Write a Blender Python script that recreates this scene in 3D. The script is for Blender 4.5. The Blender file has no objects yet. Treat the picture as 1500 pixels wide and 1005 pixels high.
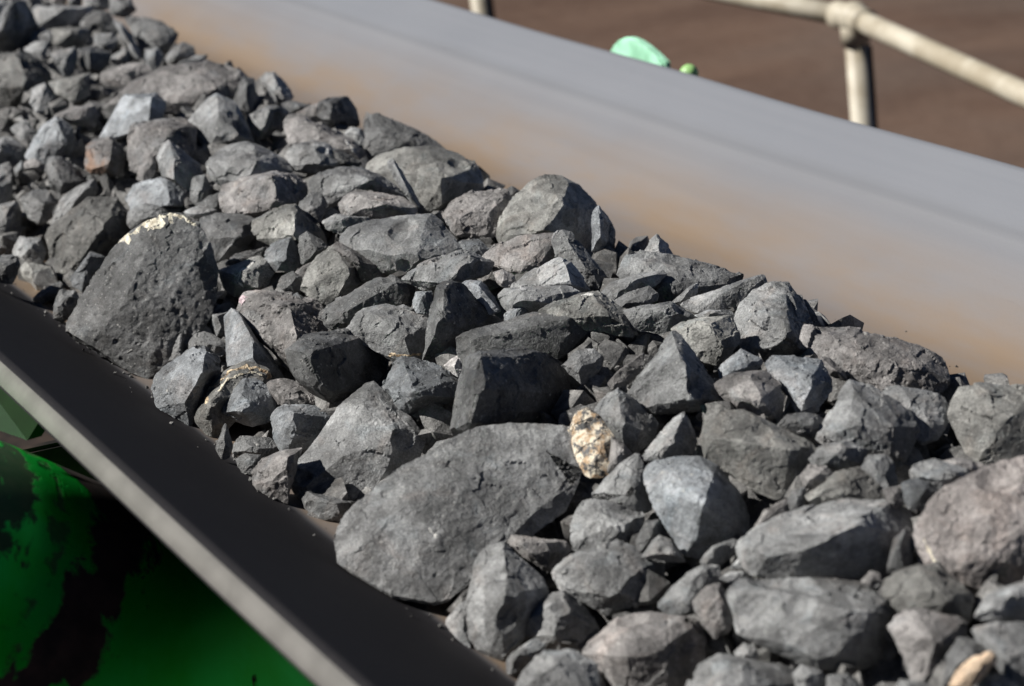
import bpy, bmesh, math, random
from mathutils import Vector, Matrix, noise
from mathutils.bvhtree import BVHTree
ROCKS = r'''
# tone | outline | ridges x,y,h | label | opts
l|-30,0 14,2 18,20 14,40 0,44 -30,40||pale rounded rock against the dark upright block at the far end
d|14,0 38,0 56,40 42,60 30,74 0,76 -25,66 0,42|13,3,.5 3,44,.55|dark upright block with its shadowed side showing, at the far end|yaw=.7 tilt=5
p|42,8 60,8 90,12 140,10 130,20 110,30 90,43 58,42 50,24||pale flat rock beside the dark upright block at the far end
r|72,-12 97,-12 98,8 76,9||small pinkish rock behind the pale flat rock at the far end
d|99,-14 121,-12 120,10 100,10||small dark rock between a pinkish and a pale one, far end
l|121,-14 160,-12 160,14 140,17 122,10||pale blunt rock behind the dark jagged lump, far end
m|158,-14 188,-12 201,16 186,27 162,22||olive-grey rock next to the dark-blue pebble, far end
db|183,-10 215,-8 218,4 208,24 198,20 186,4||dark blue rounded rock against the bare belt, farthest in view
d|112,34 140,15 158,18 170,36 178,46 160,48 132,44||dark jagged lump lying over the olive slab, far end
mv|68,42 126,40 131,50 124,67 80,69 71,62||olive-grey slab under the pale flat rock, far end
m|48,48 74,43 79,55 74,65 50,62||small olive rock touching the end of the olive slab
l|32,72 50,60 73,60 69,80 64,93 52,85||pale wedge beside the large dark peaked rock, far end
l|72,76 110,70 113,90 108,105 100,119 92,111 84,96||pale tapering block pointing downwards in the far heap
l|137,50 168,48 173,60 168,73 150,76 137,63||pale cube-like rock beside the long thin sliver
p|164,28 178,33 192,50 205,76 203,86 193,82 182,60 171,42|178,45,.3 192,68,.3|long thin pale sliver leaning on dark crags, far end|frac=0.5
d|184,26 205,24 236,32 252,42 260,50 254,64 240,75 215,74 202,64|220,40,.2 235,60,.25|dark craggy rock behind the long thin sliver
d|114,72 140,67 163,78 161,93 146,107 128,109 117,96|128,76,.35 132,100,.3|dark purplish rock beside the pale tapering block
p|158,86 178,72 189,74 189,93 166,93||bright pale chip above the pinkish slab, far heap
l|209,72 232,69 241,85 230,102 218,105 209,86||pale tooth-shaped rock below the dark crags, far heap
m|242,82 268,60 283,68 286,81 262,92 246,94||grey rock with a dark tip at the heap's rim, far end
m|260,92 290,80 306,80 300,92 272,98||flat grey chip at the rim above the large brownish boulder
r|147,107 185,94 214,93 224,106 206,119 196,126 150,124|185,105,.2|pinkish flat-topped slab above the blue-grey block
dv|-25,92 2,80 28,76 55,88 73,108 75,128 50,152 10,156 -25,142|26,80,.28 6,128,.25 40,125,.3|large dark peaked rock with one bright speck, far heap
l|272,181 290,165 305,144 318,137 345,150 356,176 371,206 360,217 330,220 300,224 294,205|318,140,.15 322,190,.33 345,200,.3 300,200,.2|grey peaked rock with a bluish ridge below the large pale-brown boulder
p|49,128 66,122 85,142 75,156 54,167 45,150|66,125,.25|pale shield-shaped chip before the large dark peaked rock
mv|70,120 105,114 131,107 133,140 108,149 86,142|120,115,.3|olive-brown rock beside the pale shield-shaped chip
lr|147,162 190,124 240,98 300,89 335,96 357,109 360,130 342,151 300,166 270,163 240,150 180,140|200,130,.15 290,110,.22 320,125,.22 280,145,.2|large pale-brown boulder with white specks in the far heap|frac=0.6
pb|145,206 165,165 183,139 228,138 242,150 237,172 222,190 190,192 162,206|185,143,.2 222,142,.3 215,185,.3|smooth blue-grey block below the large pale-brown boulder|frac=0.4
r|77,171 105,155 138,155 145,168 137,188 120,178 92,180||pinkish curved rock over a black hollow, far heap
p|15,188 23,179 34,183 37,174 53,192 45,213 30,207||small pale pronged chip beside the blue-grey faceted rock
pb|35,229 48,205 62,186 82,172 105,188 109,206 101,233 70,242 46,240|82,176,.25 95,205,.3 60,215,.25|blue-grey faceted rock left of the rust-stained one
m|-20,206 15,199 39,218 37,237 20,252 -20,250||brownish-grey rock with a bright speck at the frame edge
m|-25,245 10,232 20,252 17,292 5,305 -25,300||plain grey rock at the frame edge above the squarish pale one
l|18,250 32,235 37,246 25,264||small pale chip between the plain grey rock and a dark one
r|34,237 48,231 68,242 66,251 36,247||thin brown sliver under the blue-grey faceted rock
d|65,250 74,229 92,231 112,245 142,262 132,284 102,290 86,292 75,276|78,235,.2 85,270,.3 115,265,.25|dark slanted rock between the thin sliver and the long pale bar|yaw=.2 tilt=15
R|123,234 126,215 138,204 165,199 183,222 184,242 174,260 150,258 126,250|165,205,.2 160,240,.3 140,220,.25|grey rock with a rust-orange flank
mr|185,226 197,182 240,175 268,171 286,189 285,230 262,238 230,242 203,258 189,246|205,190,.2 255,185,.28 230,220,.25|brown-grey rock behind the pale tooth-like shard
lr|199,262 205,243 222,224 228,240 227,256 212,272||narrow pinkish shard beside the tall pale shard
p|229,232 236,212 246,204 264,222 290,240 309,280 300,302 275,287 252,265 237,259|248,209,.25 257,232,.42 252,260,.35|tall pale shard with a black shadowed back
pb|183,293 195,272 235,260 252,268 276,280 282,302 255,307 215,307 190,310|243,264,.28 250,300,.38 205,285,.2|blue-grey chunk just above the crusted boulder's rim
l|74,323 82,300 110,275 138,262 144,280 122,302 96,327 80,334|130,272,.3 100,305,.3|long pale bar leaning on the dark mottled rock
dv|66,346 80,325 128,292 172,292 193,318 191,341 160,372 117,387 95,421 87,402 71,366|108,342,.28 101,392,.2 150,325,.3 165,345,.25|dark mottled rock with a pinkish flank, beside the crusted boulder
l|-25,306 0,300 22,295 33,305 31,331 20,347 5,364 -25,358|20,300,.3|squarish pale rock at the frame edge with a dark side
m|29,291 50,276 70,279 85,295 77,316 60,331 37,317|50,285,.25 65,300,.3|knobbly grey rock below the dark slanted rock
l|17,356 30,346 60,349 67,370 63,386 30,384 17,371||grey rock above the pale greenish one by the belt's dark edge
pv|27,391 34,383 75,391 84,408 79,422 55,425 35,407||pale greenish rock near the belt's dark edge
m|-22,374 15,369 31,382 31,396 18,417 -22,412||dull brown rock at the frame edge by the belt
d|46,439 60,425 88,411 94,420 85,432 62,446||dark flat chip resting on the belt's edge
m|79,433 88,425 113,427 118,441 103,466 90,475 79,467||greyish lump resting on the belt beside the crusted boulder
db|103,409 120,385 132,369 156,378 142,396 126,413 119,427 105,421|130,375,.3|dark bluish chip between the mottled rock and the crusted boulder
l|185,311 200,300 240,296 264,300 264,314 230,320 200,337 189,334||pale rock half hidden behind the crusted boulder's rim
D|96,481 110,455 125,425 138,402 165,371 176,356 205,331 235,316 265,315 288,330 310,370 320,396 317,430 301,470 262,520 216,551 185,541 150,522 110,502|178,450,.13 255,425,.09 215,365,.09 150,485,.09 285,385,.06 230,500,.07|big dark boulder with a cream crusted rim, biggest at this side|tilt=18 cuts=5 frac=0.22
d|289,323 318,312 350,314 376,320 380,336 361,362 331,380 318,384 303,356|340,325,.2 350,345,.3 315,350,.25|dark rough rock beside the big crusted boulder's shoulder
p|268,311 290,300 319,308 301,322 284,322||flat pale chip above the dark rough shoulder rock
d|290,301 305,287 323,281 324,299 310,314||small dark wedge beside the flat pale chip
m|275,276 285,257 300,255 312,275 306,297 290,304 277,291||brownish oval rock in front of the shadowed tall shard
l|299,241 310,228 330,215 360,207 373,210 396,225 415,232 430,253 420,262 395,266 370,262 345,266 330,274 311,264|366,212,.25 372,236,.36 364,260,.3 330,240,.2|pale rock with blue-grey facets and a dark ridged back
lr|321,287 328,272 352,262 373,256 400,252 431,255 449,270 451,292 436,307 405,314 380,318 345,318 324,311|398,258,.33 404,302,.38 350,285,.22|pinkish-grey block with a pitch-black end face
V|318,396 340,390 380,374 393,380 399,400 391,421 366,429 344,434 328,421|385,385,.25 375,420,.25 345,405,.3|small block laced with white veins beside the crusted boulder
m|381,115 390,107 402,105 416,118 430,141 421,154 405,150 391,131|400,110,.25 412,140,.35|upright leaning chip on the rim before the bare belt
d|411,152 426,147 440,150 454,154 446,164 425,165||low dark chip at the foot of the upright leaning chip
d|341,152 356,109 373,111 374,140 368,167 350,163||dark end piece beside the large pale-brown boulder
m|361,170 376,164 395,156 415,157 424,163 411,186 392,202 376,207 364,192|395,160,.3 385,190,.3|half shadowed rock beneath the upright leaning chip|yaw=.35 tilt=10
lr|414,181 425,166 440,168 480,185 505,200 523,210 537,228 532,242 515,238 490,220 470,216 430,218 419,207|440,180,.2 480,198,.25 515,218,.25|long pinkish slab with bright specks on the rim
r|433,166 455,154 470,150 467,176 450,180||tan rock behind the black one on the rim
D|465,171 468,150 490,142 508,142 521,160 528,182 515,192 500,197 480,187|488,150,.4 482,175,.4|black rock with one bright tip on the rim|yaw=.7 tilt=8
p|503,198 515,186 530,189 540,211 525,212||small pale stone at the foot of the black rim rock
d|533,213 535,185 540,169 555,167 580,177 610,189 640,207 657,222 640,227 600,226 565,228 540,236|560,195,.2 600,205,.22|long dark wedge of rock lying on the rim
lv|535,243 555,228 590,216 630,216 680,229 693,235 701,250 710,276 690,286 662,292 642,312 615,315 595,290 570,258|628,222,.15 650,262,.3 645,300,.22 600,240,.12 685,250,.2|large rounded rock with greenish speckled face below the dark wedge|frac=0.5
m|567,238 575,232 585,245 600,272 613,290 615,307 605,302 591,281 577,262|580,245,.4 600,285,.4|thin curved sliver propped against the large speckled rock|near=.055
l|417,229 430,210 460,207 485,212 491,232 506,241 490,250 460,257 440,252 424,242|460,215,.25 470,240,.3|rounded grey rock under the long pinkish slab
d|477,216 500,220 532,240 521,247 500,244 487,237||small dark flake under the end of the long pinkish slab
m|454,267 465,252 500,244 530,247 560,257 575,270 591,287 565,294 545,286 510,290 480,302 459,292|490,258,.22 540,262,.3|brownish rock with a dark notch before the large speckled rock
mr|496,301 505,288 520,277 560,282 590,290 614,307 606,318 570,322 525,324 499,317|520,285,.2 560,298,.3|smooth brown-grey rock beneath the dark-notched one
m|436,301 455,282 470,281 480,300 471,322 462,330 444,320||small rock with a bright facet above the dark-backed peak
m|468,323 490,314 520,317 547,319 537,337 510,348 479,338||speckled grey rock in the hollow behind the flat-topped block
lv|366,326 385,315 420,300 433,299 447,315 476,345 480,358 450,362 430,355 400,360 379,349|431,303,.36 432,348,.4 400,325,.2|pale peak with a black shadowed back
mb|386,371 400,355 430,344 438,360 442,386 431,400 405,398 389,385|425,350,.28 415,380,.3|bluish speckled rock below the pale black-backed peak
d|435,349 450,339 476,355 487,366 461,384 441,390||dark wedge in the shadow of the pale black-backed peak
d|328,387 345,372 391,361 390,377 350,392||dark thin rock above the white-veined block
m|498,346 512,332 545,321 600,317 632,312 647,325 667,350 678,370 652,380 600,400 580,410 558,400 528,382 503,367|512,340,.1 548,327,.14 625,322,.14 608,380,.25 560,365,.25|large flat-topped block with a pale chipped corner, mid heap|frac=0.55
lv|436,427 450,395 467,376 485,360 498,356 522,370 541,387 530,412 515,428 490,447 458,442|490,362,.2 510,395,.3 470,405,.22|light grey sparkling triangular rock, mid heap
dr|485,362 492,352 500,357 541,379 562,390 570,404 546,413 530,414 510,388||dark reddish-brown ridge behind the light triangular rock
D|466,460 490,440 520,424 555,406 575,404 593,415 599,442 575,450 540,456 512,474 500,488 479,478|530,428,.2 580,415,.22 510,455,.28|dark coarse slab lying across the mid heap
m|586,409 610,389 650,371 680,367 706,377 724,386 717,402 690,410 665,424 645,428 618,423|640,385,.2 692,378,.3 655,415,.3|grey stippled wedge with a shadowed end, mid heap
r|342,457 352,431 375,427 400,429 430,431 462,440 500,486 442,504 432,522 429,548 414,534 394,502 379,484 358,478|425,452,.3 436,498,.38 425,525,.3 390,445,.2|pink-tinged rock with a black hollow side
d|416,441 435,429 456,444 467,461 440,461 424,453||small dark slab behind the pink-tinged rock
d|404,426 412,405 430,397 444,408 441,426 425,432||small dark rock between veined block and light triangular rock
mr|430,400 450,385 463,379 452,400 446,409||tiny brown chip against the light triangular rock
pb|329,466 340,454 352,458 375,493 396,523 416,551 408,557 397,548 372,536 350,538 332,537|351,462,.3 374,503,.4 372,528,.35 345,505,.2|tall blue-grey shard with a ribbed lit face|frac=0.6
m|306,461 315,454 333,457 337,476 331,494 318,493 307,477||small brownish post-like rock next to the tall ribbed shard
l|289,487 298,473 309,482 311,491||tiny pale chip by the crusted boulder's lower corner
m|231,531 238,505 252,487 268,483 279,492 274,516 261,532 245,538|266,489,.35 262,525,.35|small squared rock tucked against the crusted boulder's lower corner
m|272,506 285,488 300,486 326,498 332,517 320,526 300,514 274,522||grey rock behind the ribbed lump at the belt's edge
lb|222,566 228,549 245,541 260,524 272,511 300,507 316,520 323,541 316,562 301,580 291,602 278,623 262,615 231,597|300,515,.2 296,548,.32 250,562,.2 270,590,.25|blue-grey ribbed lump overhanging the belt below the crusted boulder
mv|287,602 300,575 315,554 340,534 365,529 390,537 399,552 382,566 352,578 334,598 328,624 320,643 297,635 287,617|340,545,.25 310,590,.3|round olive rock with a cream and gold encrusted top
lb|308,603 325,580 355,552 375,555 401,570 403,601 396,617 370,625 345,616 328,608|356,557,.2 353,597,.38 390,600,.25|pale angular rock set against the gold-topped round one|near=.02
mr|390,561 410,554 440,561 470,577 484,606 466,614 440,606 410,600 399,582||broad brown-grey rock between the pale angular one and black block
lb|396,616 405,600 420,593 460,595 484,612 477,632 461,652 435,666 411,662 399,641|425,605,.3 440,640,.25|rounded rock with one pale cheek below the pale angular one
l|315,657 330,619 337,640 342,651 337,672 325,675||upright pale splinter at the belt's edge
m|336,659 350,639 370,639 396,641 410,656 386,673 360,671 344,668||low brown rock behind the splinter at the belt's edge
m|343,673 360,664 381,667 387,681 373,695 354,693||pebble at the belt's edge between splinter and square lump
lr|370,692 385,672 412,659 442,657 433,682 430,707 421,738 394,728 370,710|428,668,.35 415,700,.3 395,690,.25|square pinkish lump at the belt's edge beside the diamond-shaped slab
l|425,697 445,669 470,639 495,599 515,579 535,563 546,562 576,589 601,614 622,646 614,668 586,693 561,704 546,730 530,742 500,737 458,737 430,722|532,595,.14 585,640,.2 500,675,.2 455,710,.14 545,690,.18|pale diamond-shaped slab tilting down to the belt|cuts=5 frac=0.5
d|432,716 470,735 522,736 502,766 480,762 449,748||dark chunk under the diamond-shaped slab
D|421,513 440,497 475,487 515,484 551,489 564,510 573,546 562,568 541,578 511,594 490,602 469,583 443,562 428,546|453,517,.36 476,577,.36 520,496,.2 440,530,.2|black glossy block with a pale crystalline edge|yaw=.75 tilt=2
m|508,487 515,464 530,451 565,445 596,454 622,465 633,479 628,502 620,528 600,531 575,531 558,513 543,497|550,460,.2 590,490,.26 600,520,.2|creased grey-brown rock with orange crust along its foot
l|574,451 590,446 606,452 602,467 589,463||tiny pale flake behind the creased rock with orange foot
lb|602,446 610,429 633,426 636,451 632,470 614,463||pale small block squeezed beside the dark pyramid
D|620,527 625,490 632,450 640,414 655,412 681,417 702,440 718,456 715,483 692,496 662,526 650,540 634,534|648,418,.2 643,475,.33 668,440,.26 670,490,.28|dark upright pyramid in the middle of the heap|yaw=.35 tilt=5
pb|675,419 685,411 706,412 724,435 733,457 716,462 700,442|700,418,.35|pale blue flake behind the dark pyramid
mr|721,399 735,394 753,402 757,416 741,423 727,414||small brown-grey stone below the pinkish hollowed rock
lr|644,313 660,294 690,281 730,277 746,280 752,295 744,317 730,343 715,351 690,351 667,343 658,322|668,318,.2 710,305,.25 735,290,.2|oblong pale-topped rock beside the tall peak rock
d|737,281 750,272 763,280 757,292 745,292||small dark knob behind the white-streaked oblong rock
db|670,354 700,349 718,365 707,379 685,376||dark bluish rock in the gap below the white-streaked one
lv|725,347 730,327 745,314 752,289 775,269 800,257 820,257 846,271 866,294 875,310 873,346 862,366 840,370 810,352 790,348 760,358 734,359|833,266,.16 823,302,.34 806,338,.36 770,300,.2|tall peak rock crowning the heap, pale front and black back|tilt=22 yaw=.25 frac=0.6
lb|868,311 877,301 891,317 902,340 900,367 886,374 867,368|878,310,.45 878,345,.4|shadowed rock with a pale tip behind the tall peak|yaw=.5 tilt=5
r|701,382 725,360 755,347 790,344 812,343 822,352 817,377 802,395 777,408 765,411 745,399 718,395|768,363,.2 772,398,.28 800,365,.2|pinkish-brown rock with a dark round hollow
m|810,347 822,336 836,341 851,369 881,394 888,405 883,427 869,436 850,424 829,403 813,382|830,355,.25 860,395,.28|stippled slab leaning beside the pinkish hollowed rock
l|748,427 755,411 785,394 820,377 836,384 851,404 864,426 856,434 820,426 790,424 764,429|829,388,.28 836,415,.36 790,405,.2|pale smooth wedge with a dark end under the stippled slab
l|731,431 740,422 770,419 830,419 857,430 853,448 822,454 790,459 749,464 733,446||broad light stippled rock below the pale smooth wedge
pb|739,461 752,447 768,440 776,455 769,465 751,478 741,478||small bright blue flake beside the dark pyramid
mv|788,455 820,439 855,429 876,428 892,444 917,455 933,479 927,494 905,492 880,480 853,475 828,473 798,473|865,436,.25 900,465,.28|olive-grey rock with a white chipped top|
D|671,522 670,494 680,486 720,483 745,471 780,459 820,452 857,457 860,482 847,503 827,524 800,526 740,522 690,526 680,537|690,495,.15 760,485,.22 835,465,.2|long dark slab lying behind the black-shadowed block|frac=0.5
l|878,432 895,414 915,407 945,399 970,396 977,402 967,414 951,423 920,434 894,444|930,410,.25 960,402,.2|pale smooth bar in front of the long speckled slab|near=.012 frac=0.5
m|893,443 920,428 950,419 967,432 962,444 930,450 904,456||stippled grey rock under the pale smooth bar
m|906,402 916,375 925,365 950,369 1000,377 1045,389 1087,402 1091,412 1062,425 1032,436 1002,448 982,452 950,440 920,420|940,380,.15 1020,395,.2 985,425,.25|long speckled slab along the rim at the bare belt
l|943,372 952,352 962,343 976,355 987,376 970,381|962,350,.3 968,370,.35|small pointed stone standing behind the long speckled slab
l|996,448 1010,437 1050,424 1090,409 1118,401 1122,415 1106,428 1081,448 1050,456 1019,459|1060,430,.22 1110,408,.2|thin pale slat laid across the heap's rim|near=.012 frac=0.5
m|898,462 920,451 960,444 985,441 1002,455 1020,466 1012,479 975,490 944,483 918,479|985,450,.3 940,462,.22|grey stippled rock in front of the pale smooth bar
l|983,443 1005,424 1020,414 1024,430 1001,448||small upright chip against the long speckled slab
m|1016,462 1040,454 1070,454 1078,466 1061,474 1029,474||flat chip tucked under the thin pale slat
lv|983,482 1000,470 1040,464 1070,461 1082,480 1085,502 1067,524 1050,534 1034,532 1013,518 998,497|1040,475,.25 1060,505,.25|buff-speckled rock between the split pyramid and the craggy round one
m|1075,466 1085,444 1105,424 1130,414 1153,416 1157,434 1177,444 1192,475 1193,503 1182,524 1157,516 1140,524 1120,526 1093,519 1077,502|1152,438,.24 1152,488,.34 1110,455,.24 1105,500,.22|craggy round rock with glassy white facets at the rim
d|1163,441 1182,439 1197,465 1203,477 1191,488 1178,462||dark flake behind the craggy round rock
m|917,583 935,553 955,524 985,483 996,489 1017,519 1037,549 1065,587 1047,600 1010,598 975,604 950,606 927,600|986,489,.12 998,530,.36 970,560,.24 1012,582,.34|split-ridged pyramid with a pale lit edge|frac=0.6
mr|888,562 905,544 930,524 946,514 942,541 921,563 894,573||brown rock in shade behind the split-ridged pyramid
pb|1050,542 1065,527 1085,511 1112,524 1120,530 1102,548 1075,556 1053,555||pale blue flat stone next to the whitish chunk
P|1118,531 1128,521 1165,521 1201,529 1217,555 1220,572 1202,593 1191,609 1169,606 1156,588 1143,568 1128,547|1150,535,.2 1190,560,.3 1180,595,.25|whitish blue chunk, palest stone in the heap
mr|1045,562 1060,551 1100,544 1120,544 1142,560 1148,592 1145,615 1120,626 1090,606 1063,589|1107,550,.25 1112,592,.35|brownish rock between the split pyramid and the whitish chunk
l|823,536 838,519 855,507 868,509 887,525 882,542 867,553 855,566 839,548||small light square stone above the black-shadowed block
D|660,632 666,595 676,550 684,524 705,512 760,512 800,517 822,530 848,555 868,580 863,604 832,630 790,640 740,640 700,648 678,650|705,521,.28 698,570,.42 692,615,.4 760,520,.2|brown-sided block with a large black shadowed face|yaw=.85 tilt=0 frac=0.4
b|558,567 575,534 590,524 620,527 650,539 674,560 678,583 640,596 612,591 600,606 583,600 568,583|591,530,.15 610,578,.38 645,560,.25 590,570,.2|blue glossy rock beside the brown-sided black block
w|648,535 662,524 676,519 680,546 670,553||small pinkish-white pebble next to the blue glossy rock
G|831,629 845,604 860,599 881,614 899,640 898,666 898,694 870,701 848,693 843,656|858,618,.08 884,650,.16 866,684,.12|gold and black speckled stone, brightest in the heap|near=.01 cuts=10 frac=.7
m|866,606 880,589 905,566 927,584 942,604 963,620 959,643 937,659 915,674 898,652 888,621|905,575,.2 910,615,.3 940,630,.25|grey peaked rock behind the gold-speckled stone
r|890,694 896,640 915,650 935,676 917,692 899,697||pinkish rock wedged against the gold-speckled stone
l|626,662 640,647 660,642 677,645 668,663 640,672||small grey nub peeping over the broad flat slab
m|494,792 504,760 525,737 550,714 580,689 620,674 660,654 700,631 745,623 800,626 831,631 845,650 848,690 838,722 828,748 801,769 760,790 720,801 690,831 660,876 620,886 580,876 549,855 518,839 497,823|540,790,.08 600,730,.09 700,690,.08 800,660,.05 640,790,.07 600,840,.05 760,740,.045|broad flat slab lying beside the belt, largest rock in view|tilt=35 cuts=5 frac=0.25
m|868,723 885,700 910,679 935,664 947,690 953,722 958,748 930,757 890,753 873,738|915,690,.2 930,725,.25|grey rock between the gold-speckled stone and the helmet-shaped lump
l|938,673 955,649 985,614 1002,601 1012,625 1023,646 1018,668 985,677 960,682|1000,610,.2 985,645,.3|pointed grey rock with a white tip above the helmet-shaped lump
mv|1026,642 1035,611 1060,602 1090,601 1130,619 1180,644 1198,661 1184,693 1178,709 1142,735 1110,721 1085,705 1060,686 1033,672|1045,643,.18 1090,648,.27 1165,662,.27 1110,620,.1|broad olive-brown rock with a paler flat top|frac=0.6
B|941,691 950,676 985,671 1020,669 1050,684 1082,720 1098,755 1098,779 1062,793 1032,806 1021,822 1004,817 983,779 958,742 948,711|1000,688,.16 1030,735,.36 1045,695,.24 1020,792,.22 985,730,.24|smooth blue-grey helmet-shaped lump|frac=0.3
l|836,803 838,760 855,734 870,729 900,744 930,751 948,754 939,788 928,815 900,806 858,817|870,745,.2 910,770,.3|rounded grey rock right of the broad flat slab's end
d|930,793 945,764 966,761 971,776 958,803 937,814||small dark rock under the helmet-shaped lump's edge
p|938,816 955,794 966,784 982,791 1003,822 990,826 964,821||small whitish wedge below the helmet-shaped lump
r|740,794 750,784 790,789 831,794 838,806 818,824 801,840 783,818 763,808||purplish flat chip with a pink edge beneath the broad flat slab
l|802,841 830,819 880,799 902,790 942,814 973,821 972,862 968,895 940,900 900,906 868,891 838,873 812,858|850,828,.2 930,835,.28 900,875,.25|pale grey rock with a light stripe above the foreground cluster
m|688,852 700,814 715,799 740,797 772,825 798,850 804,870 784,893 774,923 758,949 746,970 709,960 687,934 682,890|728,812,.15 745,868,.3 705,880,.2 735,935,.2|egg-shaped grey rock leaning below the broad flat slab|frac=0.6
p|650,914 670,889 688,874 694,925 690,950 674,940||pale chip at the belt behind the egg-shaped grey rock
l|765,911 785,884 810,869 830,864 852,885 873,910 882,927 863,950 830,961 798,950 772,933|800,895,.25 820,890,.3 812,930,.28|small round rock with one pale cheek in the foreground
p|743,967 760,949 785,934 803,945 793,963 770,980 749,994 739,983||pale pebble below the egg-shaped grey rock
l|745,1030 768,985 800,954 840,954 873,974 876,992 885,1040|810,970,.25|pale rock cut by the frame bottom beside the bare belt
pr|850,958 880,929 905,907 960,899 1000,904 1025,912 1032,940 1025,980 1010,1010 985,1040 930,1040 898,991 868,974|910,914,.18 918,962,.28 1003,918,.22 980,960,.25|mauve-grey rock with pale facets in the foreground
m|963,887 985,857 1028,825 1052,831 1063,850 1042,868 1027,889 1010,903 984,905|1030,835,.25 1010,870,.25|brownish rock behind the long foreground slab's end
lr|1013,882 1035,859 1055,854 1072,880 1076,908 1065,930 1046,936 1028,913|1050,870,.3|rounded tan stone between two foreground rocks
m|1065,872 1085,849 1150,847 1220,849 1280,857 1312,869 1329,890 1304,909 1289,934 1294,964 1262,981 1200,984 1168,971 1118,946 1082,925|1115,900,.16 1180,905,.26 1268,903,.3 1195,955,.24 1250,960,.22|long smooth foreground slab with a black hollow at one end|frac=0.5
l|1076,802 1085,789 1110,771 1180,744 1240,729 1310,734 1337,747 1343,762 1333,793 1312,834 1290,850 1220,856 1150,855 1108,846 1087,825|1130,806,.26 1200,792,.3 1262,768,.3 1312,758,.24 1150,770,.06|large rock with a light flat top and brown ribbed front|frac=0.6
r|1102,778 1120,747 1150,731 1160,740 1157,753 1130,769||small reddish-pink rock behind the light-topped ribbed rock
d|1151,739 1160,719 1179,714 1184,731 1172,751 1156,753||small dark cube beside the reddish-pink rock
p|1184,673 1200,654 1240,644 1274,660 1257,684 1220,692 1193,684||pale lens-shaped stone above the tan lump
r|1170,697 1185,681 1211,681 1223,696 1207,714 1178,716||small tan lump under the pale lens-shaped stone
mv|1177,728 1200,714 1225,694 1265,684 1292,700 1303,737 1281,748 1230,747 1193,745||olive rock behind the light-topped ribbed rock
l|1257,692 1270,669 1296,664 1312,680 1318,713 1301,723 1283,704||grey rock with a pale spot next to the olive one
dr|1293,717 1316,711 1325,737 1306,750||small dark brown stone beside the pale-spotted rock
l|1195,643 1208,614 1225,579 1245,557 1265,561 1300,579 1330,599 1348,626 1334,655 1320,686 1295,671 1270,661 1240,656 1212,655|1250,570,.15 1245,620,.28 1300,625,.28 1280,590,.15|broad sparkling grey rock below the pinkish rim slab
p|1282,577 1297,561 1340,569 1375,579 1395,595 1389,618 1373,644 1351,655 1346,622 1319,603||pale-topped rock half behind the broad sparkling one
lr|1175,496 1185,481 1210,477 1255,479 1300,494 1350,511 1378,524 1391,540 1391,564 1380,577 1350,575 1310,580 1288,580 1258,565 1238,560 1217,533 1192,511|1215,490,.12 1270,530,.24 1290,500,.1 1345,545,.24|pinkish mottled slab along the rim by the frame edge
r|1198,521 1215,524 1237,545 1243,560 1221,554 1203,538||small brown stone under the pinkish mottled rim slab
d|1137,622 1155,607 1180,604 1207,611 1208,627 1197,644 1163,632||small dark stone with a white tip below the whitish chunk
lv|1390,606 1398,585 1411,566 1450,564 1500,566 1550,576 1555,642 1522,676 1470,681 1433,677 1415,663 1416,642 1412,620|1430,585,.15 1480,610,.22 1445,650,.22|greenish-grey block with bright specks where the belt meets the frame
p|1332,692 1345,674 1370,671 1390,679 1422,689 1428,702 1407,719 1386,730 1369,716 1338,709||whitish flat rock behind the pink-veined boulder
r|1378,676 1400,671 1435,677 1453,686 1431,699 1399,694||dull pinkish chip behind the whitish flat rock
db|1317,708 1345,701 1371,712 1381,728 1351,750 1328,744||dark rock in shade before the whitish flat one
pk|1337,803 1343,770 1364,734 1400,709 1440,689 1480,674 1512,667 1570,700 1580,800 1540,856 1490,868 1440,881 1418,861 1388,850 1347,835|1365,765,.1 1450,755,.22 1430,835,.16 1510,770,.2|large pinkish boulder crossed by a thin cream vein|cuts=5 frac=0.4
mv|1292,852 1310,839 1345,827 1370,831 1402,849 1423,870 1422,914 1390,914 1348,901 1318,896 1297,873|1350,840,.2 1385,872,.3 1400,900,.2|dome-topped olive-grey rock below the pink-veined boulder
lr|1302,917 1325,894 1345,891 1390,904 1414,911 1419,937 1402,945 1388,970 1378,997 1345,1015 1332,988 1327,952|1350,910,.22 1370,945,.28|grey rock with a tan corner below the dome-topped one
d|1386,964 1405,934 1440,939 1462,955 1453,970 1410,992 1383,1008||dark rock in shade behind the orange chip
O|1388,1012 1400,984 1430,959 1452,954 1465,965 1443,984 1422,1005 1412,1020||pale orange chip at the frame bottom|near=.02
l|1427,904 1445,869 1480,857 1512,851 1560,870 1560,910 1500,918 1463,915||plain grey rock below the pink-veined boulder at the frame edge
l|1422,922 1460,911 1520,914 1560,950 1560,1010 1490,1020 1465,970 1437,943||speckled grey rock in the frame corner
r|1259,852 1275,837 1289,839 1293,852 1276,862||small tan pebble under the light-topped ribbed rock
d|1298,840 1309,790 1326,774 1338,790 1342,828 1316,845||dark rock in the gap beside the pink-veined boulder
l|990,1050 1028,975 1055,959 1090,964 1130,974 1182,984 1210,1000 1215,1050|1060,968,.35 1068,1005,.4|grey rock with a dark flank cut by the frame bottom
p|1074,957 1090,941 1107,950 1113,964 1090,971||small whitish pebble below the long smooth foreground slab
l|1161,988 1175,974 1203,984 1216,1002 1200,1030 1170,1020||small pale stone under the long smooth foreground slab
l|1206,1025 1213,989 1247,987 1270,1010 1262,1040||pale stub cut by the frame bottom under the long slab
m|1290,1040 1318,994 1352,999 1380,1015 1375,1045||grey rock cut by the frame bottom left of the orange chip
l|1412,1025 1440,989 1472,987 1500,1010 1490,1040||grey stone at the frame bottom beside the orange chip
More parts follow.
